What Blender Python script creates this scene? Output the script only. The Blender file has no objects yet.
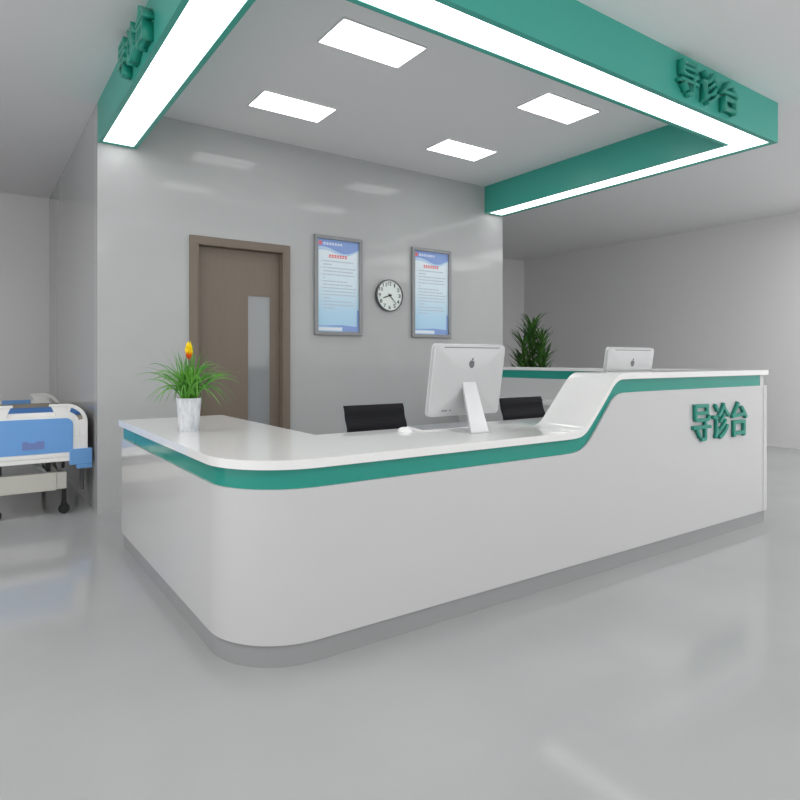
import bpy, bmesh, math, random
from mathutils import Vector, Matrix
PI = math.pi
random.seed(7)
SC = bpy.context.scene
COL = SC.collection

# ------------------------------------------------------------------ camera
FPX = 617.144; ANG = 0.9604; HY = 360.39; EYE = 1.2
cam_data = bpy.data.cameras.new('camera')
cam_data.sensor_width = 36.0
cam_data.sensor_fit = 'HORIZONTAL'
cam_data.lens = 36.0 * FPX / 800.0
cam_data.shift_y = (HY - 400.0) / 800.0
cam = bpy.data.objects.new('camera', cam_data)
COL.objects.link(cam)
cam.location = (0, 0, EYE)
# forward = cosA * X + sinA * Y
cam.rotation_euler = (PI / 2, 0, math.atan2(math.sin(ANG), math.cos(ANG)) - PI / 2)
cam_data.clip_start = 0.05
SC.camera = cam

# ------------------------------------------------------------------ world and exposure
world = bpy.data.worlds.new('world')
world.use_nodes = True
world.node_tree.nodes['Background'].inputs[0].default_value = (1.0, 0.99, 0.985, 1)
world.node_tree.nodes['Background'].inputs[1].default_value = 1.35
SC.world = world
SC.view_settings.view_transform = 'Standard'
SC.view_settings.look = 'None'
SC.view_settings.gamma = 1.0
SC.view_settings.use_curve_mapping = False
SC.view_settings.exposure = 0.0
HALL_FILL = 7.0          # brightness of the added fill panels over the hall


# ------------------------------------------------------------------ materials
def lin(r, g, b):
    f = lambda c: (c / 255 / 12.92) if c / 255 <= 0.04045 else ((c / 255 + 0.055) / 1.055) ** 2.4
    return (f(r), f(g), f(b), 1)


def mat(name, rgb, rough=0.5, metal=0.0, spec=0.5, emit=None, estr=0.0, noise=None, bump=None, coat=0.0):
    m = bpy.data.materials.new(name)
    m.use_nodes = True
    nt = m.node_tree
    b = nt.nodes['Principled BSDF']
    b.inputs['Base Color'].default_value = lin(*rgb)
    b.inputs['Roughness'].default_value = rough
    b.inputs['Metallic'].default_value = metal
    b.inputs['Specular IOR Level'].default_value = spec
    b.inputs['Coat Weight'].default_value = coat
    b.inputs['Coat Roughness'].default_value = 0.05
    if emit:
        b.inputs['Emission Color'].default_value = lin(*emit)
        b.inputs['Emission Strength'].default_value = estr
    if noise:  # (scale, other rgb, (sx,sy,sz))
        tc = nt.nodes.new('ShaderNodeTexCoord')
        mp = nt.nodes.new('ShaderNodeMapping')
        mp.inputs['Scale'].default_value = noise[2]
        n = nt.nodes.new('ShaderNodeTexNoise')
        n.inputs['Scale'].default_value = noise[0]
        n.inputs['Detail'].default_value = 4
        mx = nt.nodes.new('ShaderNodeMix')
        mx.data_type = 'RGBA'
        mx.inputs[6].default_value = lin(*rgb)
        mx.inputs[7].default_value = lin(*noise[1])
        rp = nt.nodes.new('ShaderNodeMapRange')
        rp.inputs[1].default_value = 0.35
        rp.inputs[2].default_value = 0.65
        nt.links.new(tc.outputs['Object'], mp.inputs[0])
        nt.links.new(mp.outputs[0], n.inputs['Vector'])
        nt.links.new(n.outputs[0], rp.inputs[0])
        nt.links.new(rp.outputs[0], mx.inputs[0])
        nt.links.new(mx.outputs[2], b.inputs['Base Color'])
    if bump:  # (scale, strength)
        tc = nt.nodes.new('ShaderNodeTexCoord')
        n = nt.nodes.new('ShaderNodeTexNoise')
        n.inputs['Scale'].default_value = bump[0]
        bp = nt.nodes.new('ShaderNodeBump')
        bp.inputs['Strength'].default_value = bump[1]
        bp.inputs['Distance'].default_value = 0.01
        nt.links.new(tc.outputs['Object'], n.inputs['Vector'])
        nt.links.new(n.outputs[0], bp.inputs['Height'])
        nt.links.new(bp.outputs[0], b.inputs['Normal'])
    return m


M = {}
M['floor'] = mat('polished_floor', (170, 171, 171), 0.09, spec=0.2, noise=(0.9, (164, 165, 165), (1, 1, 1)))
M['ceiling'] = mat('ceiling_paint', (238, 238, 239), 0.7, spec=0.2)
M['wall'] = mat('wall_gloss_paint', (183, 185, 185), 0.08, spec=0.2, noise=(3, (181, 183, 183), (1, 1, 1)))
M['wall2'] = mat('wall_side_paint', (232, 231, 231), 0.3, spec=0.4)
M['door'] = mat('door_laminate', (124, 113, 101), 0.45, spec=0.35, noise=(2, (122, 111, 99), (20, 20, 1)))
M['door_glass'] = mat('door_glass', (146, 150, 152), 0.08, spec=0.8)
M['white'] = mat('counter_lacquer', (197, 197, 198), 0.09, spec=0.5)
M['top'] = mat('white_stone_top', (232, 232, 231), 0.06, spec=0.5)
M['teal'] = mat('teal_lacquer', (20, 142, 128), 0.12, spec=0.5)
M['teal_can'] = mat('teal_canopy_paint', (66, 170, 155), 0.35, spec=0.5)
M['teal_sign'] = mat('teal_sign', (14, 136, 118), 0.3, spec=0.5)
M['teal_sign2'] = mat('teal_sign_dark', (30, 150, 130), 0.3, spec=0.5)
M['kick'] = mat('kickplate_grey', (150, 151, 152), 0.25, spec=0.5)
M['diffuser'] = mat('lit_diffuser', (255, 255, 255), 0.5, emit=(255, 255, 255), estr=2.7)
M['panel'] = mat('lit_ceiling_panel', (255, 255, 255), 0.5, emit=(255, 255, 255), estr=5.5)
M['frame'] = mat('silver_frame', (140, 142, 144), 0.3, metal=0.0)
M['black'] = mat('black_mesh_fabric', (24, 24, 30), 0.7, spec=0.3)
M['blackp'] = mat('black_plastic', (20, 20, 22), 0.4)
M['chrome'] = mat('chrome', (215, 217, 220), 0.15, metal=1.0)
M['alu'] = mat('aluminium', (198, 199, 200), 0.32, metal=0.35)
M['alu_edge'] = mat('aluminium_edge', (222, 223, 224), 0.3, metal=0.2)
M['logo'] = mat('dark_grey_logo', (104, 106, 110), 0.3)
M['slot'] = mat('vent_slot', (120, 122, 124), 0.5)
M['keys'] = mat('grey_keys', (170, 172, 175), 0.5)
M['plastic_w'] = mat('white_plastic', (240, 240, 240), 0.3)
M['bed_w'] = mat('bed_white_plastic', (236, 236, 234), 0.3)
M['bed_b'] = mat('bed_blue_panel', (108, 162, 222), 0.35)
M['bed_b2'] = mat('bed_blue_bumper', (108, 160, 216), 0.4)
M['bed_lab'] = mat('bed_label', (112, 132, 190), 0.5)
M['bed_frame'] = mat('bed_beige_steel', (196, 194, 186), 0.4)
M['mattress'] = mat('mattress_cover', (176, 168, 152), 0.8)
M['quilt'] = mat('blue_quilt', (72, 134, 206), 0.8)
M['pot'] = mat('mottled_pot', (220, 222, 225), 0.35, noise=(60, (190, 195, 202), (1, 1, 0.3)))
M['soil'] = mat('soil', (50, 36, 24), 0.9)
M['grass'] = mat('leaf_green', (108, 176, 62), 0.45, noise=(9, (64, 134, 42), (1, 1, 1)))
M['palm'] = mat('palm_green', (92, 146, 62), 0.45, noise=(7, (40, 84, 34), (1, 1, 1)))
M['palm_pot'] = mat('planter', (205, 205, 205), 0.4)
M['trunk'] = mat('palm_stem', (70, 62, 36), 0.8)
M['flower'] = mat('flower_orange', (240, 140, 20), 0.5)
M['clock_face'] = mat('clock_face', (226, 234, 230), 0.4)
M['clock_rim'] = mat('clock_rim', (92, 94, 96), 0.25, metal=0.3)
M['ink'] = mat('ink', (24, 28, 28), 0.6)
M['red'] = mat('red_ink', (236, 112, 114), 0.6)
M['grey_ink'] = mat('grey_ink', (190, 204, 216), 0.7)
M['pale_ink'] = mat('pale_ink', (236, 240, 250), 0.6)
M['poster_wave'] = mat('poster_wave_blue', (138, 166, 222), 0.5)
M['poster_wave2'] = mat('poster_wave_light', (190, 216, 240), 0.5)


def flower_gradient():
    m = M['flower']; nt = m.node_tree; b = nt.nodes['Principled BSDF']
    tc = nt.nodes.new('ShaderNodeTexCoord'); sp = nt.nodes.new('ShaderNodeSeparateXYZ')
    mr = nt.nodes.new('ShaderNodeMapRange'); mr.inputs[1].default_value = 0.395; mr.inputs[2].default_value = 0.465
    cr = nt.nodes.new('ShaderNodeValToRGB')
    cr.color_ramp.elements[0].color = lin(214, 50, 28); cr.color_ramp.elements[1].color = lin(255, 226, 10)
    cr.color_ramp.elements[1].position = 0.62; cr.color_ramp.elements.new(0.30).color = lin(236, 96, 16)
    nt.links.new(tc.outputs['Object'], sp.inputs[0]); nt.links.new(sp.outputs[2], mr.inputs[0])
    nt.links.new(mr.outputs[0], cr.inputs[0]); nt.links.new(cr.outputs[0], b.inputs['Base Color'])


flower_gradient()


def poster_paper():
    m = bpy.data.materials.new('poster_paper'); m.use_nodes = True
    nt = m.node_tree; b = nt.nodes['Principled BSDF']; b.inputs['Roughness'].default_value = 0.5
    tc = nt.nodes.new('ShaderNodeTexCoord'); sp = nt.nodes.new('ShaderNodeSeparateXYZ')
    cr = nt.nodes.new('ShaderNodeValToRGB')
    e = cr.color_ramp.elements
    e[0].color = lin(172, 214, 242); e[1].color = lin(234, 243, 250)
    e.new(0.22).color = lin(186, 222, 244); e.new(0.5).color = lin(220, 238, 248)
    nt.links.new(tc.outputs['Generated'], sp.inputs[0]); nt.links.new(sp.outputs[2], cr.inputs[0])
    nt.links.new(cr.outputs[0], b.inputs['Base Color'])
    return m


M['paper'] = poster_paper()


# ------------------------------------------------------------------ helpers
def box(bm, x0, x1, y0, y1, z0, z1):
    vs = [bm.verts.new(p) for p in ((x0, y0, z0), (x1, y0, z0), (x1, y1, z0), (x0, y1, z0),
                                    (x0, y0, z1), (x1, y0, z1), (x1, y1, z1), (x0, y1, z1))]
    for f in ((0, 3, 2, 1), (4, 5, 6, 7), (0, 1, 5, 4), (1, 2, 6, 5), (2, 3, 7, 6), (3, 0, 4, 7)):
        bm.faces.new([vs[i] for i in f])
    return vs


def B(*boxes):
    bm = bmesh.new()
    for b in boxes:
        box(bm, *b)
    return bm


def prism(bm, pts, axis, a0, a1):
    """extrude polygon pts (2d) between a0 and a1 along axis 'x','y','z'"""
    def P(p, a):
        return {'x': (a, p[0], p[1]), 'y': (p[0], a, p[1]), 'z': (p[0], p[1], a)}[axis]
    lo = [bm.verts.new(P(p, a0)) for p in pts]
    hi = [bm.verts.new(P(p, a1)) for p in pts]
    n = len(pts)
    for i in range(n):
        bm.faces.new((lo[i], lo[(i + 1) % n], hi[(i + 1) % n], hi[i]))
    bm.faces.new(lo[::-1]); bm.faces.new(hi)


def tube(bm, pts, r, seg=10, r2=None, cap=True):
    pts = [Vector(p) for p in pts]
    rings = []
    n = len(pts)
    for i, p in enumerate(pts):
        t = (pts[min(i + 1, n - 1)] - pts[max(i - 1, 0)]).normalized()
        up = Vector((0, 0, 1)) if abs(t.z) < 0.95 else Vector((1, 0, 0))
        u = t.cross(up).normalized(); v = t.cross(u).normalized()
        rr = r if r2 is None else r + (r2 - r) * i / max(n - 1, 1)
        rings.append([bm.verts.new(p + u * rr * math.cos(2 * PI * k / seg) + v * rr * math.sin(2 * PI * k / seg)) for k in range(seg)])
    for a, b in zip(rings, rings[1:]):
        for k in range(seg):
            bm.faces.new((a[k], a[(k + 1) % seg], b[(k + 1) % seg], b[k]))
    if cap:
        bm.faces.new(rings[0][::-1]); bm.faces.new(rings[-1])


def lathe(bm, prof, c=(0, 0, 0), seg=32, axis='z'):
    rings = []
    for r, h in prof:
        ring = []
        for k in range(seg):
            a = 2 * PI * k / seg
            x, y = r * math.cos(a), r * math.sin(a)
            p = (x, y, h) if axis == 'z' else (x, h, y)
            ring.append(bm.verts.new((c[0] + p[0], c[1] + p[1], c[2] + p[2])))
        rings.append(ring)
    for a, b in zip(rings, rings[1:]):
        for k in range(seg):
            bm.faces.new((a[k], a[(k + 1) % seg], b[(k + 1) % seg], b[k]))
    if prof[0][0] > 1e-5: bm.faces.new(rings[0][::-1])
    if prof[-1][0] > 1e-5: bm.faces.new(rings[-1])
    bmesh.ops.remove_doubles(bm, verts=bm.verts, dist=1e-6)


def world_loc(o):
    v = Vector((0, 0, 0))
    while o:
        v += o.location; o = o.parent
    return v


def obj(name, bm, m, parent=None, loc=None, smooth=False, bevel=0.0, seg=2, local=False, kind=None):
    """one mesh object; verts are in world coordinates unless local"""
    bmesh.ops.recalc_face_normals(bm, faces=bm.faces)
    me = bpy.data.meshes.new(name)
    off = Vector((0, 0, 0))
    if not local:
        if parent: off = world_loc(parent)
        elif loc: off = Vector(loc)
        bmesh.ops.translate(bm, verts=bm.verts, vec=-off)
    bm.to_mesh(me); bm.free()
    if isinstance(m, (list, tuple)):
        for x in m: me.materials.append(x)
    else:
        me.materials.append(m)
    o = bpy.data.objects.new(name, me)
    COL.objects.link(o)
    if parent: o.parent = parent
    elif loc: o.location = loc
    if smooth:
        for p in me.polygons: p.use_smooth = True
        try:
            me.set_sharp_from_angle(angle=math.radians(smooth if smooth > 1 else 40))
        except Exception:
            pass
    if bevel:
        md = o.modifiers.new('bevel', 'BEVEL'); md.width = bevel; md.segments = seg
        md.limit_method = 'ANGLE'; md.angle_limit = math.radians(40)
        md.harden_normals = False
    if kind: o['kind'] = kind
    return o


def thing(name, label, cat, loc=(0, 0, 0), group=None, kind=None):
    o = bpy.data.objects.new(name, None); COL.objects.link(o)
    o.empty_display_size = 0.1
    o.location = loc
    if label: o['label'] = label
    if cat: o['category'] = cat
    if group: o['group'] = group
    if kind: o['kind'] = kind
    return o


def dup(root, loc, label=None):
    r = root.copy(); COL.objects.link(r); r.location = loc
    if label: r['label'] = label
    for ch in list(root.children):
        c = ch.copy(); COL.objects.link(c); c.parent = r
        for g in list(ch.children):
            d = g.copy(); COL.objects.link(d); d.parent = c
    return r


def glyph(text, offset=0.0, extrude=0.0, res=4):
    """bmesh of one string in the xy plane, normalised to the unit box, extruded 0..extrude in z"""
    cu = bpy.data.curves.new('t', 'FONT'); cu.body = text; cu.size = 1.0
    cu.offset = offset; cu.resolution_u = res; cu.extrude = 0.5; cu.fill_mode = 'BOTH'
    to = bpy.data.objects.new('t', cu); COL.objects.link(to)
    bpy.context.view_layer.update()
    dg = bpy.context.evaluated_depsgraph_get()
    me = bpy.data.meshes.new_from_object(to.evaluated_get(dg))
    bm = bmesh.new(); bm.from_mesh(me)
    bpy.data.objects.remove(to); bpy.data.curves.remove(cu); bpy.data.meshes.remove(me)
    bmesh.ops.remove_doubles(bm, verts=bm.verts, dist=1e-5)
    xs = [v.co.x for v in bm.verts]; ys = [v.co.y for v in bm.verts]
    x0, x1, y0, y1 = min(xs), max(xs), min(ys), max(ys)
    for v in bm.verts:
        v.co.x = (v.co.x - x0) / (x1 - x0); v.co.y = (v.co.y - y0) / (y1 - y0)
        v.co.z = (v.co.z + 0.5) * extrude
    return bm


def place_glyph(bm, origin, u, v, n):
    """unit glyph -> origin + x*u + y*v + z*n"""
    o, u, v, n = map(Vector, (origin, u, v, n))
    for w in bm.verts:
        w.co = o + u * w.co.x + v * w.co.y + n * w.co.z
    return bm


# ------------------------------------------------------------------ the room
Yb = 5.295; XL = 0.825; XR = 5.1875; ZC = 3.212; YF = 8.785; XW = 9.208; XO = -3.0; YO = -4.0
obj('floor', B((XO - .15, XW + .15, YO, YF + .15, -0.12, 0)), M['floor'], kind='structure')
obj('ceiling', B((XO - .15, XW + .15, YO, YF + .15, ZC, ZC + 0.12)), M['ceiling'], kind='structure')
obj('wall_far', B((XO, XW, YF, YF + .15, 0, ZC)), M['wall2'], kind='structure')
obj('wall_right', B((XW, XW + .15, YO, YF + .15, 0, ZC)), M['wall2'], kind='structure')
obj('wall_left_blocker', B((XO - .15, XO, 5.0, YF + .15, 0, ZC)), M['wall2'], kind='structure')  # unseen wall added to block side light into the left recess
# front wall of the enclosed block, with the door opening
DX0, DX1, DZ = 1.592, 2.386, 2.20
obj('wall_back', B((XL, DX0, Yb, Yb + .15, 0, ZC), (DX1, XR, Yb, Yb + .15, 0, ZC), (DX0, DX1, Yb, Yb + .15, DZ, ZC)),
    M['wall'], kind='structure')
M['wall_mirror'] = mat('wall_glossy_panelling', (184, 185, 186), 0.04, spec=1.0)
obj('wall_inner_left', B((XL, XL + .15, Yb + .15, YF, 0, ZC)), M['wall_mirror'], kind='structure')
obj('wall_inner_right', B((XR - .15, XR, Yb + .15, YF, 0, ZC)), M['wall'], kind='structure')

# the brown door
d = thing('door_1', 'taupe brown door with a tall narrow glazed strip in the grey back wall', 'door', (1.99, Yb, 0), kind='structure')
fr = bmesh.new()
cw = 0.062
prism(fr, [(DX0 - cw, 0), (DX0 - cw, DZ + cw), (DX1 + cw, DZ + cw), (DX1 + cw, 0), (DX1, 0), (DX1, DZ), (DX0, DZ), (DX0, 0)],
      'y', Yb - .022, Yb + .0)
box(fr, DX0, DX0 + .012, Yb - .022, Yb + .13, 0, DZ)
box(fr, DX1 - .012, DX1, Yb - .022, Yb + .13, 0, DZ)
box(fr, DX0 + .012, DX1 - .012, Yb - .022, Yb + .13, DZ - .012, DZ)
obj('door_frame', fr, M['door'], d, bevel=.003)
gx0, gx1, gz0, gz1 = 2.068, 2.283, 0.45, 1.785
lf = bmesh.new()
a0, a1 = DX0 + .014, DX1 - .014
for q in ((a0, gx0, 0.008, DZ - .014), (gx1, a1, 0.008, DZ - .014), (gx0, gx1, 0.008, gz0), (gx0, gx1, gz1, DZ - .014)):
    box(lf, q[0], q[1], Yb + .055, Yb + .095, q[2], q[3])
lfo = obj('door_leaf', lf, M['door'], d)
obj('door_glazing', B((gx0, gx1, Yb + .066, Yb + .078, gz0, gz1)), M['door_glass'], lfo)

# ------------------------------------------------------------------ ceiling panels
PANELS = [(2.105, 3.31, 'flat lit ceiling panel nearest the camera, biggest looking of the four inside the canopy'),
          (2.105, 4.49, 'flat lit ceiling panel nearest the brown door, between the left canopy beam and back wall'),
          (3.86, 3.31, 'flat lit ceiling panel nearest the right canopy beam and the front corner'),
          (3.86, 4.49, 'flat lit ceiling panel, smallest looking of the four, by the back wall and right beam')]
p0 = thing('ceiling_light', PANELS[0][2], 'ceiling light', (PANELS[0][0], PANELS[0][1], ZC), 'flat ceiling panels inside the canopy')
fb = bmesh.new()
hw, hd, tw = .3, .16, .008
for q in ((-hw - tw, hw + tw, -hd - tw, -hd), (-hw - tw, hw + tw, hd, hd + tw), (-hw - tw, -hw, -hd, hd), (hw, hw + tw, -hd, hd)):
    box(fb, q[0], q[1], q[2], q[3], -.012, 0)
obj('frame', fb, M['ceiling'], p0, local=True)
obj('diffuser', B((-hw, hw, -hd, hd, -.009, 0)), M['panel'], p0, local=True)
for x, y, lab in PANELS[1:]:
    dup(p0, (x, y, ZC), lab)
# bigger fill panels added outside this view to brighten walls, ceiling and floor
M['hall'] = mat('hall_fill_panel', (255, 255, 255), 0.5, emit=(255, 255, 255), estr=HALL_FILL)
h0 = thing('hall_fill_light', 'large lit fill panel added out of view over the hall around the desk', 'ceiling light', (7.1, -1.6, ZC), 'added hall fill panels')
fb = bmesh.new()
hw, hd, tw = .6, .6, .02
for q in ((-hw - tw, hw + tw, -hd - tw, -hd), (-hw - tw, hw + tw, hd, hd + tw), (-hw - tw, -hw, -hd, hd), (hw, hw + tw, -hd, hd)):
    box(fb, q[0], q[1], q[2], q[3], -.02, 0)
obj('frame', fb, M['ceiling'], h0, local=True)
obj('diffuser', B((-hw, hw, -hd, hd, -.012, 0)), M['hall'], h0, local=True)
for x, y in ((7.1, .4), (8.5, 2.1), (8.5, .6), (8.5, -1.2), (-1.6, 4.2), (-1.2, 1.6), (1.4, -1.2), (4.2, -1.2)):
    dup(h0, (x, y, ZC))

# ------------------------------------------------------------------ canopy
ZB = 2.9006; YC = 2.26; BW = 0.2873; BF = 0.275
can = thing('light_canopy', 'teal rectangular canopy frame with glowing white underside hung over the desk', 'canopy', (3.0, 3.8, ZB))
cb = bmesh.new()
x0, x1, y0, y1 = XL, XR, YC, Yb
bt = 0.032
# hollow channel: outer and inner fascias, end strips, underside lips
fz = 0.02


def chan(bm, ax0, ax1, ay0, ay1):
    box(bm, ax0, ax1, ay0, ay1, ZB, ZC)


btf = .038; btr = .058
chan(cb, x0, x1, y0, y0 + btf)                                 # front outer
chan(cb, x0 + BW - bt, x1 - BW + bt, y0 + BF - bt, y0 + BF)    # front inner
chan(cb, x0, x0 + bt, y0 + btf, y1)                            # left outer
chan(cb, x0 + BW - bt, x0 + BW, y0 + BF, y1)                  # left inner
chan(cb, x1 - btr, x1, y0 + btf, y1)                            # right outer
chan(cb, x1 - BW, x1 - BW + bt, y0 + BF, y1)                  # right inner
chan(cb, x0 + bt, x0 + BW - bt, y1 - .045, y1)
chan(cb, x1 - BW + bt, x1 - btr, y1 - .045, y1)
obj('fascia', cb, M['teal_can'], can)
db = bmesh.new()
zt = ZB + .004
box(db, x0 + bt, x1 - btr, y0 + btf, y0 + BF - bt, zt, zt + .01)
box(db, x0 + bt, x0 + BW - bt, y0 + BF - bt, y1 - .045, zt, zt + .01)
box(db, x1 - BW + bt, x1 - btr, y0 + BF - bt, y1 - .045, zt, zt + .01)
obj('diffuser', db, M['diffuser'], can)
WORD = '\u5bfc\u8bca\u53f0'
# front fascia sign
sx0, sx1, sz0, sz1 = 3.76, 4.54, 2.935, 3.155
cwid = (sx1 - sx0) / 3
for i, ch in enumerate(WORD):
    g = glyph(ch, 0.004, 1.0)
    place_glyph(g, (sx0 + i * cwid, YC, sz0), (cwid * .80, 0, 0), (0, 0, sz1 - sz0), (0, -.05, 0))
    obj('sign_character', g, M['teal_sign2'], can)
# left fascia sign, reads along -Y seen from outside
sy0, sy1 = 4.18, 3.44
for i, ch in enumerate(WORD):
    g = glyph(ch, 0.004, 1.0)
    cw2 = (sy1 - sy0) / 3
    place_glyph(g, (XL, sy0 + i * cw2, 2.935), (0, cw2 * .80, 0), (0, 0, .22), (-.06, 0, 0))
    obj('sign_character', g, M['teal_sign2'], can)

# ------------------------------------------------------------------ reception counter
CX0 = 0.812; CY1 = 4.30; CY0 = 2.2; R = 0.33; CXR = 4.812
T = [(2.60, .8125), (2.69, .8135), (2.753, .823), (2.795, .851), (2.982, 1.05), (3.027, 1.095), (3.074, 1.121), (3.121, 1.1286), (4.868, 1.1286)]
W = [(2.60, .7755), (2.711, .7770), (2.763, .793), (2.81, .83), (2.982, 1.011), (3.016, 1.052), (3.063, 1.084), (3.121, 1.0936), (4.868, 1.0936)]
G = [(2.60, .6955), (2.709, .698), (2.765, .715), (2.819, .748), (3.002, .952), (3.037, .987), (3.084, 1.007), (3.142, 1.0145), (4.868, 1.0145)]


def smooth_poly(P, n=3):
    for _ in range(n):
        Q = [P[0]]
        for a, b in zip(P, P[1:]):
            Q.append((a[0] * .75 + b[0] * .25, a[1] * .75 + b[1] * .25))
            Q.append((a[0] * .25 + b[0] * .75, a[1] * .25 + b[1] * .75))
        Q.append(P[-1]); P = Q
    return P


T, W, G = (smooth_poly(p, 2) for p in (T, W, G))


def interp(P, x):
    if x <= P[0][0]: return P[0][1]
    for a, b in zip(P, P[1:]):
        if x <= b[0]:
            t = (x - a[0]) / max(b[0] - a[0], 1e-9)
            return a[1] + (b[1] - a[1]) * t
    return P[-1][1]


def outline(off, xend=CXR, yend=CY1):
    """plan path of the counter's outer face moved outwards by off: points (x, y, nx, ny)"""
    pts = [(CX0 - off, yend, -1, 0), (CX0 - off, (yend + CY0) / 2, -1, 0)]
    cx, cy = CX0 + R, CY0 + R
    for k in range(17):
        a = PI + (PI / 2) * k / 16
        pts.append((cx + (R + off) * math.cos(a), cy + (R + off) * math.sin(a), math.cos(a), math.sin(a)))
    xs = [2.0, 2.5] + [2.6 + .0175 * k for k in range(36)] + [3.6, 4.2, xend]
    for x in xs: pts.append((x, CY0 - off, 0, -1))
    return pts


def wall_strip(path, zb, zt, th):
    bm = bmesh.new()
    rows = []
    for x, y, nx, ny in path:
        b, t = zb(x, y), zt(x, y)
        rows.append([bm.verts.new(p) for p in ((x, y, b), (x, y, t), (x - nx * th, y - ny * th, t), (x - nx * th, y - ny * th, b))])
    for a, b in zip(rows, rows[1:]):
        for k in range(4):
            bm.faces.new((a[k], b[k], b[(k + 1) % 4], a[(k + 1) % 4]))
    bm.faces.new(rows[0]); bm.faces.new(rows[-1][::-1])
    return bm


front = lambda P: (lambda x, y: interp(P, x) if y < CY0 + .2 else P[0][1])
ct = thing('reception_counter', 'long white reception counter with a teal band, stepping up over a curved ramp', 'reception desk', (2.8, 2.6, 0))
ZK = .0887
kb = wall_strip(outline(-.010, 4.85, CY1 - .01), lambda x, y: 0, lambda x, y: ZK, .05)
box(kb, 4.79, 4.845, CY0 + .07, Yb - .02, 0, ZK)          # along the return
box(kb, CX0 + .07, 1.42, CY1 - .06, CY1 - .011, 0, ZK)
obj('kickplate', kb, M['kick'], ct, smooth=30)
bb = wall_strip(outline(0), lambda x, y: ZK, front(G), .05)
obj('front_panel', bb, M['white'], ct, smooth=30)
tb = wall_strip(outline(-.012, 4.79), front(G), front(W), .04)
obj('teal_band', tb, M['teal'], ct, smooth=30)
# low worktop, L-shaped and wrapping to the return
o_ = .014
plan = [(p[0], p[1]) for p in outline(o_, 2.6, CY1 + .02) if p[0] <= 2.61]
plan += [(2.615, CY0 - o_), (2.615, 2.52), (4.79, 2.52), (4.79, Yb - .002), (4.48, Yb - .002), (4.48, 2.88), (1.478, 2.88), (1.478, CY1 + .02)]
wb = bmesh.new(); prism(wb, plan, 'z', .7755, .8125)
obj('worktop', wb, M['top'], ct, smooth=30)
# ramp and raised shelf
rb = bmesh.new()
xs = [2.615] + [2.62 + .0125 * k for k in range(48)] + [4.868]
prof = [(x, interp(T, x)) for x in xs] + [(x, interp(W, x)) for x in xs[::-1]]
lo = []; hi = []
n = len(xs)
for x in xs:
    lo.append([rb.verts.new((x, yy, interp(T, x))) for yy in (CY0 - o_, 2.52)])
    hi.append([rb.verts.new((x, yy, interp(W, x))) for yy in (CY0 - o_, 2.52)])
for i in range(n - 1):
    rb.faces.new((lo[i][0], lo[i + 1][0], lo[i + 1][1], lo[i][1]))
    rb.faces.new((hi[i][0], hi[i][1], hi[i + 1][1], hi[i + 1][0]))
    rb.faces.new((lo[i][0], hi[i][0], hi[i + 1][0], lo[i + 1][0]))
    rb.faces.new((lo[i][1], lo[i + 1][1], hi[i + 1][1], hi[i][1]))
rb.faces.new((lo[0][0], lo[0][1], hi[0][1], hi[0][0]))
rb.faces.new((lo[-1][0], hi[-1][0], hi[-1][1], lo[-1][1]))
obj('raised_shelf', rb, M['top'], ct, smooth=30)
# right return
obj('return_cap', B((4.782, 4.868, 2.5205, Yb - .002, 1.0966, 1.1286)), M['top'], ct, bevel=.003)
obj('return_band', B((4.791, 4.848, 2.525, Yb - .002, 1.0145, 1.0966), (4.791, 4.848, 2.252, 2.525, 1.0145, 1.0936)), M['teal'], ct)
obj('return_panel', B((4.79, 4.855, 2.252, Yb - .002, ZK, 1.0145)), M['white'], ct)
obj('return_cabinet', B((4.50, 4.789, 2.95, Yb - .002, 0, .7775)), M['white'], ct)
obj('end_panel', B((4.815, 4.869, CY0 - .002, CY0 + .05, ZK, 1.0145), (4.80, 4.85, CY0 + .014, CY0 + .05, 1.0145, 1.0936)), M['white'], ct)
obj('side_panel', B((CX0 + .05, 1.44, CY1 - .05, CY1, ZK, .7775)), M['white'], ct)
obj('inner_panel', B((1.40, 1.44, 2.9, CY1 - .05, 0, .7775)), M['white'], ct)
# sign on the counter front
sx0, sx1, sz0, sz1 = 3.845, 4.575, .668, .912
cwid = (sx1 - sx0) / 3
for i, ch in enumerate(WORD):
    g = glyph(ch, 0.008, 1.0)
    place_glyph(g, (sx0 + i * cwid, CY0, sz0), (cwid * .86, 0, 0), (0, 0, sz1 - sz0), (0, -.022, 0))
    obj('sign_character', g, M['teal_sign'], ct)


# ------------------------------------------------------------------ computers
def apple(bm, cx, cz, s, yf, yb):
    """flat fruit-shaped mark with a bite, seen from -Y"""
    pts = []
    for k in range(40):
        a = 2 * PI * k / 40
        r = .5 * (1 + .06 * math.cos(2 * a))
        x = r * math.sin(a) * .92; z = r * math.cos(a)
        z -= .13 * math.exp(-(x / .14) ** 2) * (1 if z > 0 else -.55)
        if z < 0: x *= 1 - .22 * (-z / .5)
        if x > 0:  # bite
            dx, dz = x - .56, z - .08
            dd = math.hypot(dx, dz)
            if dd < .22: x = .56 - math.sqrt(max(.22 ** 2 - dz ** 2, 0))
        pts.append((cx + x * s, cz + z * s * .98))
    prism(bm, pts, 'y', yf, yb)
    leaf = []
    for k in range(12):
        a = 2 * PI * k / 12
        u, v = .17 * math.cos(a), .065 * math.sin(a)
        leaf.append((cx + s * (.07 + u * .55 - v * .83), cz + s * (.62 + u * .83 + v * .55)))
    prism(bm, leaf, 'y', yf, yb)


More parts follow.
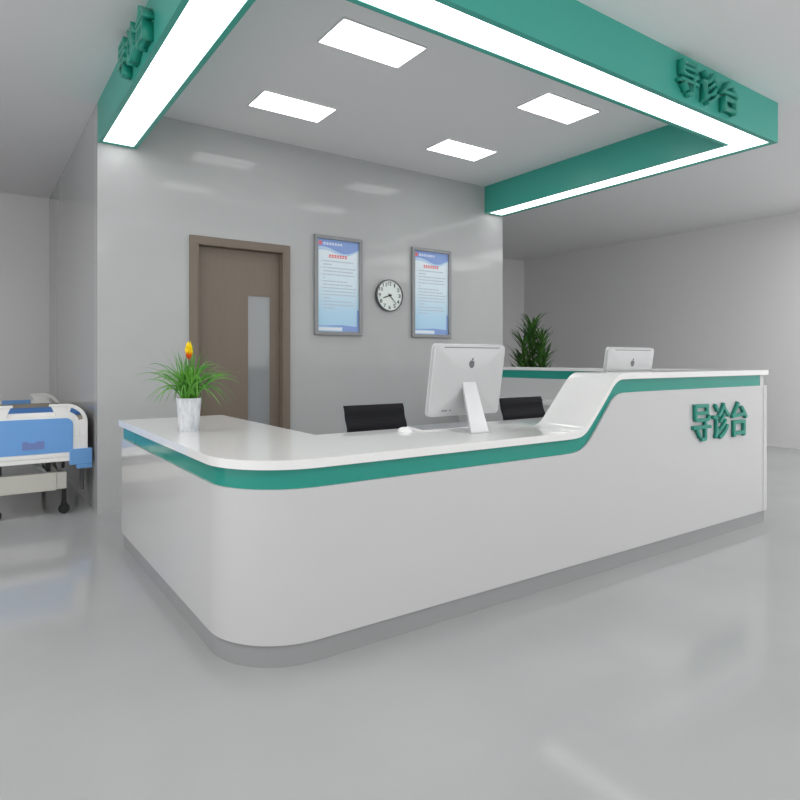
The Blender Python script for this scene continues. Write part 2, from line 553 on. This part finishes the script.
def computer(loc, label, w=.508, h=.391, zb=.086):
    """all-in-one desktop computer seen from behind (its back faces -Y); local base at the foot"""
    t = thing('desktop_computer', label, 'computer', loc, 'computers on the counter')
    tilt = math.radians(9.5)

    def tl(bm):
        bmesh.ops.rotate(bm, verts=bm.verts, cent=(0, 0, zb), matrix=Matrix.Rotation(tilt, 3, 'X'))
        bmesh.ops.translate(bm, verts=bm.verts, vec=(.006, .140, 0))
        return bm

    def rounded(w, z0, z1, r, n=5):
        P = []
        for cx, cz, s in ((w / 2 - r, z0 + r, -90), (w / 2 - r, z1 - r, 0), (-w / 2 + r, z1 - r, 90), (-w / 2 + r, z0 + r, 180)):
            for k in range(n + 1):
                a = math.radians(s + 90 * k / n)
                P.append((cx + r * math.cos(a), cz + r * math.sin(a)))
        return P
    bm = bmesh.new()
    # gently domed back
    rings = []
    for (sc, y) in ((1.0, .018), (1.0, .0), (.985, -.006), (.7, -.016), (.35, -.020)):
        P = rounded(w * sc, zb + h / 2 - h / 2 * sc, zb + h / 2 + h / 2 * sc, .022 * sc)
        rings.append([bm.verts.new((x, y, z)) for x, z in P])
    for a, b in zip(rings, rings[1:]):
        for k in range(len(a)): bm.faces.new((a[k], a[(k + 1) % len(a)], b[(k + 1) % len(a)], b[k]))
    bm.faces.new(rings[0]); bm.faces.new(rings[-1])
    body = obj('display_housing', tl(bm), M['alu'], t, local=True, smooth=30)
    bm = bmesh.new(); prism(bm, rounded(w + .004, zb - .002, zb + h + .002, .023), 'y', .016, .022)
    obj('screen_bezel', tl(bm), M['alu_edge'], body, local=True)
    bm = B((-w / 2 + .02, w / 2 - .02, .022, .0235, zb + .07, zb + h - .02))
    obj('screen', tl(bm), M['blackp'], body, local=True)
    bm = bmesh.new(); apple(bm, .0, zb + h * .735, .044, -.0205, -.0155)
    lg = obj('logo', tl(bm), M['logo'], body, local=True); lg['label'] = 'dark grey fruit shaped logo on the back'
    bm = B((-w * .38, w * .40, -.0085, -.004, zb + h - .0185, zb + h - .0115))
    obj('vent_slot', tl(bm), M['slot'], body, local=True)
    bm = bmesh.new()
    for k, x in enumerate((-.172, -.162, -.152, -.143, -.118)):
        box(bm, x, x + (.007 if k < 4 else .010), -.0125, -.007, zb + .030, zb + .037 + (.005 if k == 4 else 0))
    obj('marking', tl(bm), M['slot'], body, local=True)
    # stand: leaning neck that widens downwards, and the foot plate
    bm = bmesh.new()
    zt_ = zb + .185
    yb_ = .140 - .185 * math.sin(tilt) - .020
    A_ = [(-.046, yb_, zt_), (.046, yb_, zt_), (-.062, .0, .006), (.062, .0, .006)]
    th = .012
    fr_ = [bm.verts.new(p) for p in A_]; bk_ = [bm.verts.new((p[0], p[1] + th + .004, p[2])) for p in A_]
    for q in ((0, 1, 3, 2),):
        bm.faces.new([fr_[i] for i in q]); bm.faces.new([bk_[i] for i in q[::-1]])
    for a, b in ((0, 1), (1, 3), (3, 2), (2, 0)):
        bm.faces.new((fr_[a], fr_[b], bk_[b], bk_[a]))
    box(bm, -.062, .062, .0, .20, 0, .007)
    obj('stand', bm, M['alu'], t, local=True, bevel=.002)
    return t


computer((2.238, 2.452, .8125), 'desktop computer seen from behind, standing on the low worktop by the keyboard')
computer((3.690, 2.455, .8125), 'desktop computer whose back shows only its upper half above the raised shelf')

kbd = thing('keyboard', 'thin white keyboard with grey keys lying on the worktop behind the computer', 'keyboard', (2.245, 2.745, .8125))
bm = bmesh.new(); prism(bm, [(2.672, .8125), (2.672, .8185), (2.825, .829), (2.825, .8125)], 'x', 2.02, 2.47)
obj('keyboard_base', bm, M['plastic_w'], kbd, bevel=.002)
bm = bmesh.new()
for r in range(5):
    y = 2.680 + r * .0285
    for c in range(14):
        x = 2.029 + c * .0312
        zz = .8186 + (y - 2.672) / .153 * .0105
        box(bm, x, x + .027, y, y + .0245, zz - .001, zz + .0035)
obj('keys', bm, M['keys'], kbd)
bm = bmesh.new()
for i in range(1):
    bmesh.ops.create_uvsphere(bm, u_segments=20, v_segments=12, radius=1)
    for v in bm.verts:
        v.co = Vector((1.953 + v.co.x * .031, 2.745 + v.co.y * .055, .8125 + max(v.co.z, 0) * .024))
    bmesh.ops.remove_doubles(bm, verts=bm.verts, dist=1e-5)
mo = obj('computer_mouse', bm, M['plastic_w'], None, (1.953, 2.745, .8125), smooth=60)
mo['label'] = 'small white computer mouse lying beside the keyboard'; mo['category'] = 'mouse'


# ------------------------------------------------------------------ chairs
def office_chair(loc, label):
    t = thing('office_chair', label, 'chair', loc, 'black chairs behind the counter')
    W2 = .228
    # sling back and seat (local: front is -Y, origin on the floor under the seat centre)
    back = [(.13, .44), (.165, .53), (.195, .62), (.222, .71), (.250, .80), (.285, .91)]
    bm = bmesh.new()
    rows = []
    nn = 26
    for i in range(nn + 1):
        s = i / nn * (len(back) - 1); k = min(int(s), len(back) - 2); f = s - k
        y = back[k][0] * (1 - f) + back[k + 1][0] * f; z = back[k][1] * (1 - f) + back[k + 1][1] * f
        y += .004 * math.sin(i / nn * PI * 10)
        rows.append([bm.verts.new(p) for p in ((-W2, y, z), (W2, y, z), (W2, y + .016, z), (-W2, y + .016, z))])
    for a, b in zip(rows, rows[1:]):
        for k in range(4): bm.faces.new((a[k], a[(k + 1) % 4], b[(k + 1) % 4], b[k]))
    bm.faces.new(rows[0][::-1]); bm.faces.new(rows[-1])
    obj('backrest', bm, M['black'], t, local=True)
    bm = bmesh.new()
    rows = []
    for i in range(25):
        y = -.22 + i / 24 * .44; z = .445 + .01 * math.cos(i / 24 * PI * 12) - .02 * math.sin(i / 24 * PI)
        rows.append([bm.verts.new(p) for p in ((-W2, y, z), (W2, y, z), (W2, y, z - .03), (-W2, y, z - .03))])
    for a, b in zip(rows, rows[1:]):
        for k in range(4): bm.faces.new((a[k], a[(k + 1) % 4], b[(k + 1) % 4], b[k]))
    bm.faces.new(rows[0][::-1]); bm.faces.new(rows[-1])
    obj('seat', bm, M['black'], t, local=True)
    for s in (-1, 1):
        bm = bmesh.new()
        tube(bm, [(s * (W2 - .028), y + .030, z - .016) for y, z in back[::-1]] + [(s * (W2 - .028), .14, .40), (s * (W2 - .028), -.2, .40)], .008, 8)
        obj('side_frame', bm, M['chrome'], t, local=True, smooth=60)
        bm = bmesh.new()
        tube(bm, [(s * (W2 + .010), .21, .42), (s * (W2 + .03), .22, .55), (s * (W2 + .03), .16, .63), (s * (W2 + .03), -.05, .64),
                  (s * (W2 + .03), -.10, .60), (s * (W2 + .010), -.10, .42)], .011, 8)
        obj('armrest', bm, M['chrome'], t, local=True, smooth=60)
    bm = bmesh.new(); lathe(bm, [(.035, .12), (.035, .22), (.02, .22), (.02, .40), (.06, .405), (.06, .42)], seg=20)
    obj('gas_column', bm, M['chrome'], t, local=True, smooth=40)
    for k in range(5):
        a = 2 * PI * k / 5 + .3
        bm = bmesh.new()
        tube(bm, [(.03 * math.cos(a), .03 * math.sin(a), .135), (.27 * math.cos(a), .27 * math.sin(a), .078)], .019, 8, .012)
        lg_ = obj('base_leg', bm, M['chrome'], t, local=True, smooth=60)
        bm = bmesh.new()
        c = (.27 * math.cos(a), .27 * math.sin(a), .028)
        lathe(bm, [(.0, -.02), (.026, -.02), (.028, -.008), (.028, .008), (.026, .02), (.0, .02)], c=c, seg=16, axis='y')
        tube(bm, [(c[0], c[1], .03), (c[0], c[1], .078)], .006, 6)
        obj('caster', bm, M['blackp'], lg_, local=True, smooth=40)
    return t


ch1 = office_chair((2.185, 3.13, 0), 'black mesh office chair behind the low worktop, nearest the brown door')
dup(ch1, (3.555, 3.14, 0), 'black mesh office chair behind the ramp of the counter, partly hidden by the computer')


# ------------------------------------------------------------------ wall clock
ck = thing('wall_clock', 'round white faced wall clock with dark rim between the two framed notices', 'clock', (3.555, Yb, 1.868))
cx, cz = 3.555, 1.868
bm = bmesh.new(); lathe(bm, [(.155, 0), (.164, -.004), (.166, -.03), (.162, -.040), (.1545, -.040), (.1535, -.026)], c=(cx, Yb, cz), seg=48, axis='y')
obj('rim', bm, M['clock_rim'], ck, smooth=40)
bm = bmesh.new(); lathe(bm, [(.0, -.0265), (.1535, -.0265), (.1535, -.006), (0, -.006)], c=(cx, Yb, cz), seg=48, axis='y')
obj('dial', bm, M['clock_face'], ck)
for k in range(1, 13):
    a = 2 * PI * k / 12
    g = glyph(str(k), .01, 1.0, 2)
    w_ = .030 if k < 10 else .044
    if k == 1: w_ = .014
    place_glyph(g, (cx + .122 * math.sin(a) - w_ / 2, Yb - .0268, cz + .122 * math.cos(a) - .019), (w_, 0, 0), (0, 0, .038), (0, -.001, 0))
    obj('numeral', g, M['ink'], ck)


def hand(name, ang, L, w_, y):
    bm = bmesh.new()
    u = Vector((math.sin(ang), 0, math.cos(ang))); v = Vector((math.cos(ang), 0, -math.sin(ang)))
    c = Vector((cx, 0, cz))
    P = [c - u * .025 - v * w_, c - u * .025 + v * w_, c + u * L + v * w_ * .6, c + u * L - v * w_ * .6]
    prism(bm, [(p.x, p.z) for p in P], 'y', y, y - .0015)
    obj(name, bm, M['ink'], ck)


hand('hour_hand', math.radians(251), .085, .007, Yb - .030)
hand('minute_hand', math.radians(137), .118, .0045, Yb - .033)
bm = bmesh.new(); lathe(bm, [(0, -.0265), (.011, -.0265), (.011, -.037), (0, -.037)], c=(cx, Yb, cz), seg=16, axis='y')
obj('hub', bm, M['ink'], ck)


# ------------------------------------------------------------------ framed notices
def notice(x0, z0, w, h, label):
    t = thing('framed_notice', label, 'framed notice', (x0 + w / 2, Yb, z0), 'framed notices on the back wall')
    fw = .036
    bm = bmesh.new()
    for q in ((0, w, 0, fw), (0, w, h - fw, h), (0, fw, fw, h - fw), (w - fw, w, fw, h - fw)):
        box(bm, x0 + q[0], x0 + q[1], Yb - .034, Yb - .0, z0 + q[2], z0 + q[3])
    obj('frame', bm, M['frame'], t, bevel=.004)
    px, pz, pw, ph = x0 + fw, z0 + fw, w - 2 * fw, h - 2 * fw
    yp = Yb - .012
    sheet = obj('printed_sheet', B((px, px + pw, yp, Yb - .002, pz, pz + ph)), M['paper'], t)

    def flat(name, polys, m, k=1):
        bm = bmesh.new()
        for p in polys: prism(bm, [(px + a * pw, pz + b * ph) for a, b in p], 'y', yp - .0008 * k, yp)
        return obj(name, bm, m, sheet)
    xs = [i / 24 for i in range(25)]
    edge = lambda x: .895 - .040 * math.sin((x - .36) * 2 * PI * .92) * (0.55 + .6 * x)
    flat('header_wave_pale', [[(x, 1) for x in xs] + [(x, edge(x) - .018 - .02 * (1 - x)) for x in xs[::-1]]], M['poster_wave2'], 1)
    flat('header_wave', [[(x, 1) for x in xs] + [(x, edge(x)) for x in xs[::-1]]], M['poster_wave'], 2)
    flat('emblem', [[(.03, .935), (.10, .935), (.10, .975), (.03, .975)]], M['red'], 3)
    rnd = random.Random(3)

    def blobs(y, hh, xa, xb, n_, m, nm, k=3):
        P = []
        s = (xb - xa) / n_
        for i in range(n_):
            a = xa + i * s
            c = s * .78
            P.append([(a, y), (a + c, y), (a + c, y + hh * .28), (a, y + hh * .28)])
            P.append([(a + c * .36, y + hh * .34), (a + c * .62, y + hh * .34), (a + c * .62, y + hh), (a + c * .36, y + hh)])
            P.append([(a, y + hh * .62), (a + c * .30, y + hh * .62), (a + c * .30, y + hh * .86), (a, y + hh * .86)])
            P.append([(a + c * .68, y + hh * .45), (a + c, y + hh * .45), (a + c, y + hh * .8), (a + c * .68, y + hh * .8)])
        flat(nm, P, m, k)
    blobs(.942, .026, .14, .60, 7, M['pale_ink'], 'header_text')
    blobs(.805, .036, .27, .72, 7, M['red'], 'title_text')
    lens = [.86, .34, .90, .86, .88, .16, .72, .84, .92, .88, .90, .30, .82, .88, .38]
    P = []
    for i, L in enumerate(lens):
        y = .760 - i * .0365
        x = .14
        if i in (0, 2, 4, 6, 8, 9, 10, 12, 13): P.append([(.09, y), (.115, y), (.115, y + .010), (.09, y + .010)])
        while x < L:
            l_ = rnd.uniform(.02, .07)
            P.append([(x, y), (min(x + l_, L + .02), y), (min(x + l_, L + .02), y + .012), (x, y + .012)])
            x += l_ + rnd.uniform(.006, .014)
    flat('body_text', P, M['grey_ink'], 1)
    flat('footer_line', [[(0, .055), (0, .06), (.6, .072), (1, .055), (1, 0), (.6, 0), (.6, .05)]], M['poster_wave'], 1)
    flat('footer_band', [[(0, .012), (.58, .012), (.58, .042), (0, .042)]], M['pale_ink'], 2)
    flat('side_stripe', [[(.955, 0), (1, 0), (1, .24), (.955, .24)]], M['poster_wave'], 2)


notice(2.697, 1.445, .530, .960, 'framed blue notice between the brown door and the wall clock')
notice(3.843, 1.445, .534, .960, 'framed blue notice right of the wall clock, above the desktop computer')


# ------------------------------------------------------------------ potted desk plant
def leaf_strip(bm, base, az, length, rise, droop, w0, seg=9, twist=0.0):
    """arching blade: starts at base, rises then droops"""
    d = Vector((math.cos(az), math.sin(az), 0)); s = Vector((-math.sin(az), math.cos(az), 0))
    prev = None
    for i in range(seg + 1):
        t = i / seg
        out = length * t
        z = rise * (t - droop * t * t * .5) * 2
        p = Vector(base) + d * out + Vector((0, 0, z))
        w = w0 * (1 - t) ** .6 * (.6 + .8 * min(t * 3, 1) * .5) + .0004
        sd = s * w + Vector((0, 0, 1)) * (w * twist)
        nrm = d * -.35 * w + Vector((0, 0, w * .35))
        cur = [bm.verts.new(p - sd + nrm), bm.verts.new(p), bm.verts.new(p + sd + nrm)]
        if prev:
            bm.faces.new((prev[0], prev[1], cur[1], cur[0])); bm.faces.new((prev[1], prev[2], cur[2], cur[1]))
        prev = cur


PX, PY = .992, 3.44
pl = thing('potted_plant', 'small grassy plant with one orange flower in a pale tapered pot on the worktop', 'plant', (PX, PY, .8125))
bm = bmesh.new(); lathe(bm, [(.0, 0), (.049, 0), (.0505, .004), (.0665, .178), (.0670, .182), (.062, .182), (.060, .165), (0, .165)], seg=36)
obj('pot', bm, M['pot'], pl, local=True, smooth=40)
bm = bmesh.new(); lathe(bm, [(0, .1655), (.0615, .1655), (.0615, .170), (0, .172)], seg=24)
obj('soil', bm, M['soil'], pl, local=True)
bm = bmesh.new()
rg = random.Random(5)
for k in range(135):
    az = rg.uniform(0, 2 * PI)
    kind_ = rg.random()
    b = (rg.uniform(-.035, .035), rg.uniform(-.035, .035), .168)
    tw = rg.uniform(-.8, .8)
    if kind_ < .30: leaf_strip(bm, b, az, rg.uniform(.03, .15), rg.uniform(.10, .17), rg.uniform(.1, .6), .0058, twist=tw)
    elif kind_ < .80: leaf_strip(bm, b, az, rg.uniform(.15, .29), rg.uniform(.15, .25), rg.uniform(1.1, 1.6), .0062, twist=tw)
    else: leaf_strip(bm, b, az, rg.uniform(.20, .27), rg.uniform(.14, .20), rg.uniform(1.7, 2.3), .0056, twist=tw)
obj('leaves', bm, M['grass'], pl, local=True)
bm = bmesh.new(); tube(bm, [(0, 0, .165), (.002, .001, .28), (.0, .0, .415)], .0035, 6)
obj('flower_stem', bm, M['grass'], pl, local=True, smooth=60)
bm = bmesh.new()
for k in range(22):
    t = k / 22
    az = k * 2.4
    z0_ = .395 + .070 * t
    r_ = .024 * math.sin(PI * (.12 + .76 * t))
    dx, dy = math.cos(az), math.sin(az)
    tip = Vector((dx * r_ * .6, dy * r_ * .6, z0_ + .036))
    base_ = Vector((0, 0, z0_ - .012)); s_ = Vector((-dy, dx, 0)) * .012
    mid = Vector((dx * r_ * .8, dy * r_ * .8, z0_ + .010))
    v_ = [bm.verts.new(p) for p in (base_, mid - s_, tip, mid + s_, mid * .55 + Vector((0, 0, z0_ + .016)) * .45)]
    bm.faces.new((v_[0], v_[1], v_[4])); bm.faces.new((v_[1], v_[2], v_[4])); bm.faces.new((v_[2], v_[3], v_[4])); bm.faces.new((v_[3], v_[0], v_[4]))
obj('flower', bm, M['flower'], pl, local=True)

# ------------------------------------------------------------------ tall palm behind the counter
pp = thing('potted_palm', 'tall bushy dark green palm standing on the floor beyond the end of the back wall', 'plant', (7.50, 6.97, 0))
bm = bmesh.new(); lathe(bm, [(0, 0), (.14, 0), (.19, .40), (.20, .42), (.18, .42), (.175, .36), (0, .36)], seg=36)
obj('planter', bm, M['palm_pot'], pp, local=True, smooth=40)
bm = bmesh.new(); lathe(bm, [(0, .3605), (.174, .3605), (.174, .37), (0, .375)], seg=24)
obj('soil', bm, M['soil'], pp, local=True)
rg = random.Random(11)
stems = [(0, 0, 1.72), (.10, -.06, 1.50), (-.10, .06, 1.46), (.04, -.09, 1.34), (-.11, .10, 1.18), (.13, -.08, 1.22), (0, .05, 1.58)]
fol = bmesh.new()
for sx, sy, sh in stems:
    bm = bmesh.new(); tube(bm, [(sx * .6, sy * .6, .365), (sx, sy, .8), (sx * 1.3, sy * 1.3, sh)], .011, 8, .007)
    obj('stem', bm, M['trunk'], pp, local=True, smooth=60)
    z = .70
    while z < sh + .03:
        f = (z - .365) / (sh - .365)
        for k in range(2 if z < sh - .1 else 6):
            az = rg.uniform(0, 2 * PI)
            top_ = z > sh - .1
            L = rg.uniform(.12, .26) if top_ else rg.uniform(.22, .33) * (1.12 - .40 * z / 1.7)
            leaf_strip(fol, (sx * (1 + .3 * f), sy * (1 + .3 * f), z), az, L, rg.uniform(.12, .20) if top_ else rg.uniform(.08, .16), rg.uniform(.1, .8), .021, seg=6, twist=rg.uniform(-.3, .3))
        z += .040
obj('fronds', fol, M['palm'], pp, local=True)

# ------------------------------------------------------------------ hospital bed
BX = .39; BY = 5.42; HYB = 7.2
bed = thing('hospital_bed', 'white and blue hospital bed in the recess beside the glossy wall end', 'bed', (BX, 6.3, 0))


def arc(cx, cz, r, a0, a1, n=8, rz=None):
    rz = rz or r
    return [(cx + r * math.cos(math.radians(a0 + (a1 - a0) * k / n)), cz + rz * math.sin(math.radians(a0 + (a1 - a0) * k / n))) for k in range(n + 1)]


def end_board(name, y0, y1, h=1.0):
    """white moulded board with two loop handles, blue panel sub-part"""
    bm = bmesh.new()
    half = .385
    zt = .862
    # lower plate
    box(bm, BX - half, BX + half, y0, y1, .42, .60)
    box(bm, BX - .28, BX + .28, y0, y1, .60, .765)
    # raised centre lip
    box(bm, BX - .20, BX + .20, y0 + .02, y1, .765, .80)
    for s in (-1, 1):
        f = lambda x: BX + s * x
        cxh, czh = .235, zt - .15
        inner = [(.125, zt), (.235, zt), (.235, czh + .09)] + arc(cxh, czh, .088, 88, 2, 8) + [(.323, .60), (.28, .60), (.28, .765), (.165, .765), (.150, .80)]
        prism(bm, [(f(a), b) for a, b in inner], 'y', y0 + .002, y1 - .002)
        strip = [(.235, zt)] + arc(cxh, czh, .15, 88, 0, 10) + [(.385, .60), (.357, .60)] + arc(cxh, czh, .122, 2, 88, 10) + [(.235, zt - .028)]
        prism(bm, [(f(a), b) for a, b in strip], 'y', y0, y1)
        prism(bm, [(f(a), b) for a, b in [(.323, .60), (.36, .60), (.36, .71)] + arc(cxh, czh, .123, 4, 12, 3) + arc(cxh, czh, .087, 12, 0, 3)], 'y', y0 + .002, y1 - .002)
        prism(bm, [(f(a), b) for a, b in arc(cxh, czh, .123, 74, 90, 3) + arc(cxh, czh, .087, 90, 74, 3)], 'y', y0 + .002, y1 - .002)
        # top bar of the handle
        bar = [(.118, zt), (.118, zt - .018), (.24, zt - .018), (.24, zt)]
        prism(bm, [(f(a), b) for a, b in bar], 'y', y0 - .004, y1 + .004)
    # lower rail ridge
    box(bm, BX - .36, BX + .28, y0 - .012, y0, .418, .446)
    box(bm, BX - .36, BX + .28, y0 - .008, y0, .452, .478)
    o = obj(name, bm, M['bed_w'], bed, bevel=.004)
    bm = bmesh.new()
    r = .05
    zp = .752 if name == 'footboard' else .757
    P = [(BX - .28, .487), (BX + .28, .487)] + arc(BX + .28 - r, zp - r, r, 0, 90, 6) + ([] if name == 'footboard' else [(BX + .12, zp), (BX + .12, .805), (BX - .12, .805), (BX - .12, zp)]) + arc(BX - .28 + r, zp - r, r, 90, 180, 6)
    prism(bm, P, 'y', y0 - .006, y0 + .001)
    if name == 'footboard':
        pn = obj('blue_panel', bm, M['bed_b'], o)
        bm = bmesh.new(); prism(bm, [(BX - .06, .525), (BX + .085, .525), (BX + .085, .585), (BX + .03, .585), (BX + .03, .575), (BX - .02, .575), (BX - .02, .585), (BX - .06, .585)], 'y', y0 - .008, y0 - .006)
        obj('label_plate', bm, M['bed_lab'], o)
    else:
        obj('blue_panel', bm, M['bed_b'], o)
    return o


end_board('footboard', BY, BY + .03)
end_board('headboard', HYB, HYB + .03)
for s in (-1, 1):
    for yy in (BY, HYB):
        bm = B((BX + s * .335 - .08, BX + s * .335 + .08, yy - .02, yy + .05, .385, .508), (BX + s * .36 - .055, BX + s * .36 + .055, yy - .018, yy + .05, .352, .386))
        obj('bumper', bm, M['bed_b2'], bed, bevel=.006)
bm = bmesh.new()
box(bm, BX - .38, BX + .38, BY + .035, HYB - .005, .43, .50)
obj('bed_deck', bm, M['bed_frame'], bed)
bm = B((BX - .375, BX + .375, BY + .04, HYB - .01, .50, .768))
obj('mattress', bm, M['mattress'], bed, bevel=.02, seg=3)
bm = B((BX - .378, BX + .378, BY + .06, BY + .80, .768, .790))
obj('folded_quilt', bm, M['quilt'], bed, bevel=.008)
bm = B((BX - .24, BX + .24, BY + .03, BY + .09, .20, .33), (BX - .40 + .02, BX + .17, BY + .02, BY + .10, .195, .332),
       (BX - .24, BX - .20, BY + .09, HYB - .1, .20, .30), (BX + .20, BX + .24, BY + .09, HYB - .1, .20, .30))
obj('underframe', bm, M['bed_frame'], bed, bevel=.004)
for x, y in ((BX + .125, BY + .14), (BX - .2, BY + .14), (BX + .125, HYB - .25), (BX - .2, HYB - .25)):
    bm = B((x - .018, x + .018, y, y + .03, .30, .44))
    obj('lift_post', bm, M['blackp'], bed)
bm = bmesh.new(); tube(bm, [(BX + .02, BY + .1, .40), (BX + .08, BY + .06, .36), (BX + .10, BY + .06, .33)], .012, 8)
obj('crank_rod', bm, M['frame'], bed, smooth=60)
bm = bmesh.new(); tube(bm, [(BX + .17, BY + .08, .42), (BX + .20, BY + .10, .34)], .010, 8)
obj('crank_rod', bm, M['frame'], bed, smooth=60)
for sx in (-1, 1):
    for y in (BY + .06, HYB - .15):
        x = BX + sx * .225
        bm = B((x - .016, x + .016, y - .015, y + .015, .085, .205))
        lg_ = obj('leg', bm, M['blackp'], bed)
        bm = bmesh.new(); lathe(bm, [(0, -.014), (.034, -.014), (.04, -.006), (.04, .006), (.034, .014), (0, .014)], c=(x, y, .0402), seg=20, axis='y')
        box(bm, x - .02, x + .02, y - .02, y + .02, .075, .09)
        obj('caster', bm, M['blackp'], lg_, smooth=40)
for s in (-1, 1):
    for y in (BY + .25, HYB - .3):
        bm = bmesh.new(); tube(bm, [(BX + s * .375, y, .44), (BX + s * .375, y, .14)], .016, 10)
        obj('side_post', bm, M['slot'], bed, smooth=60)
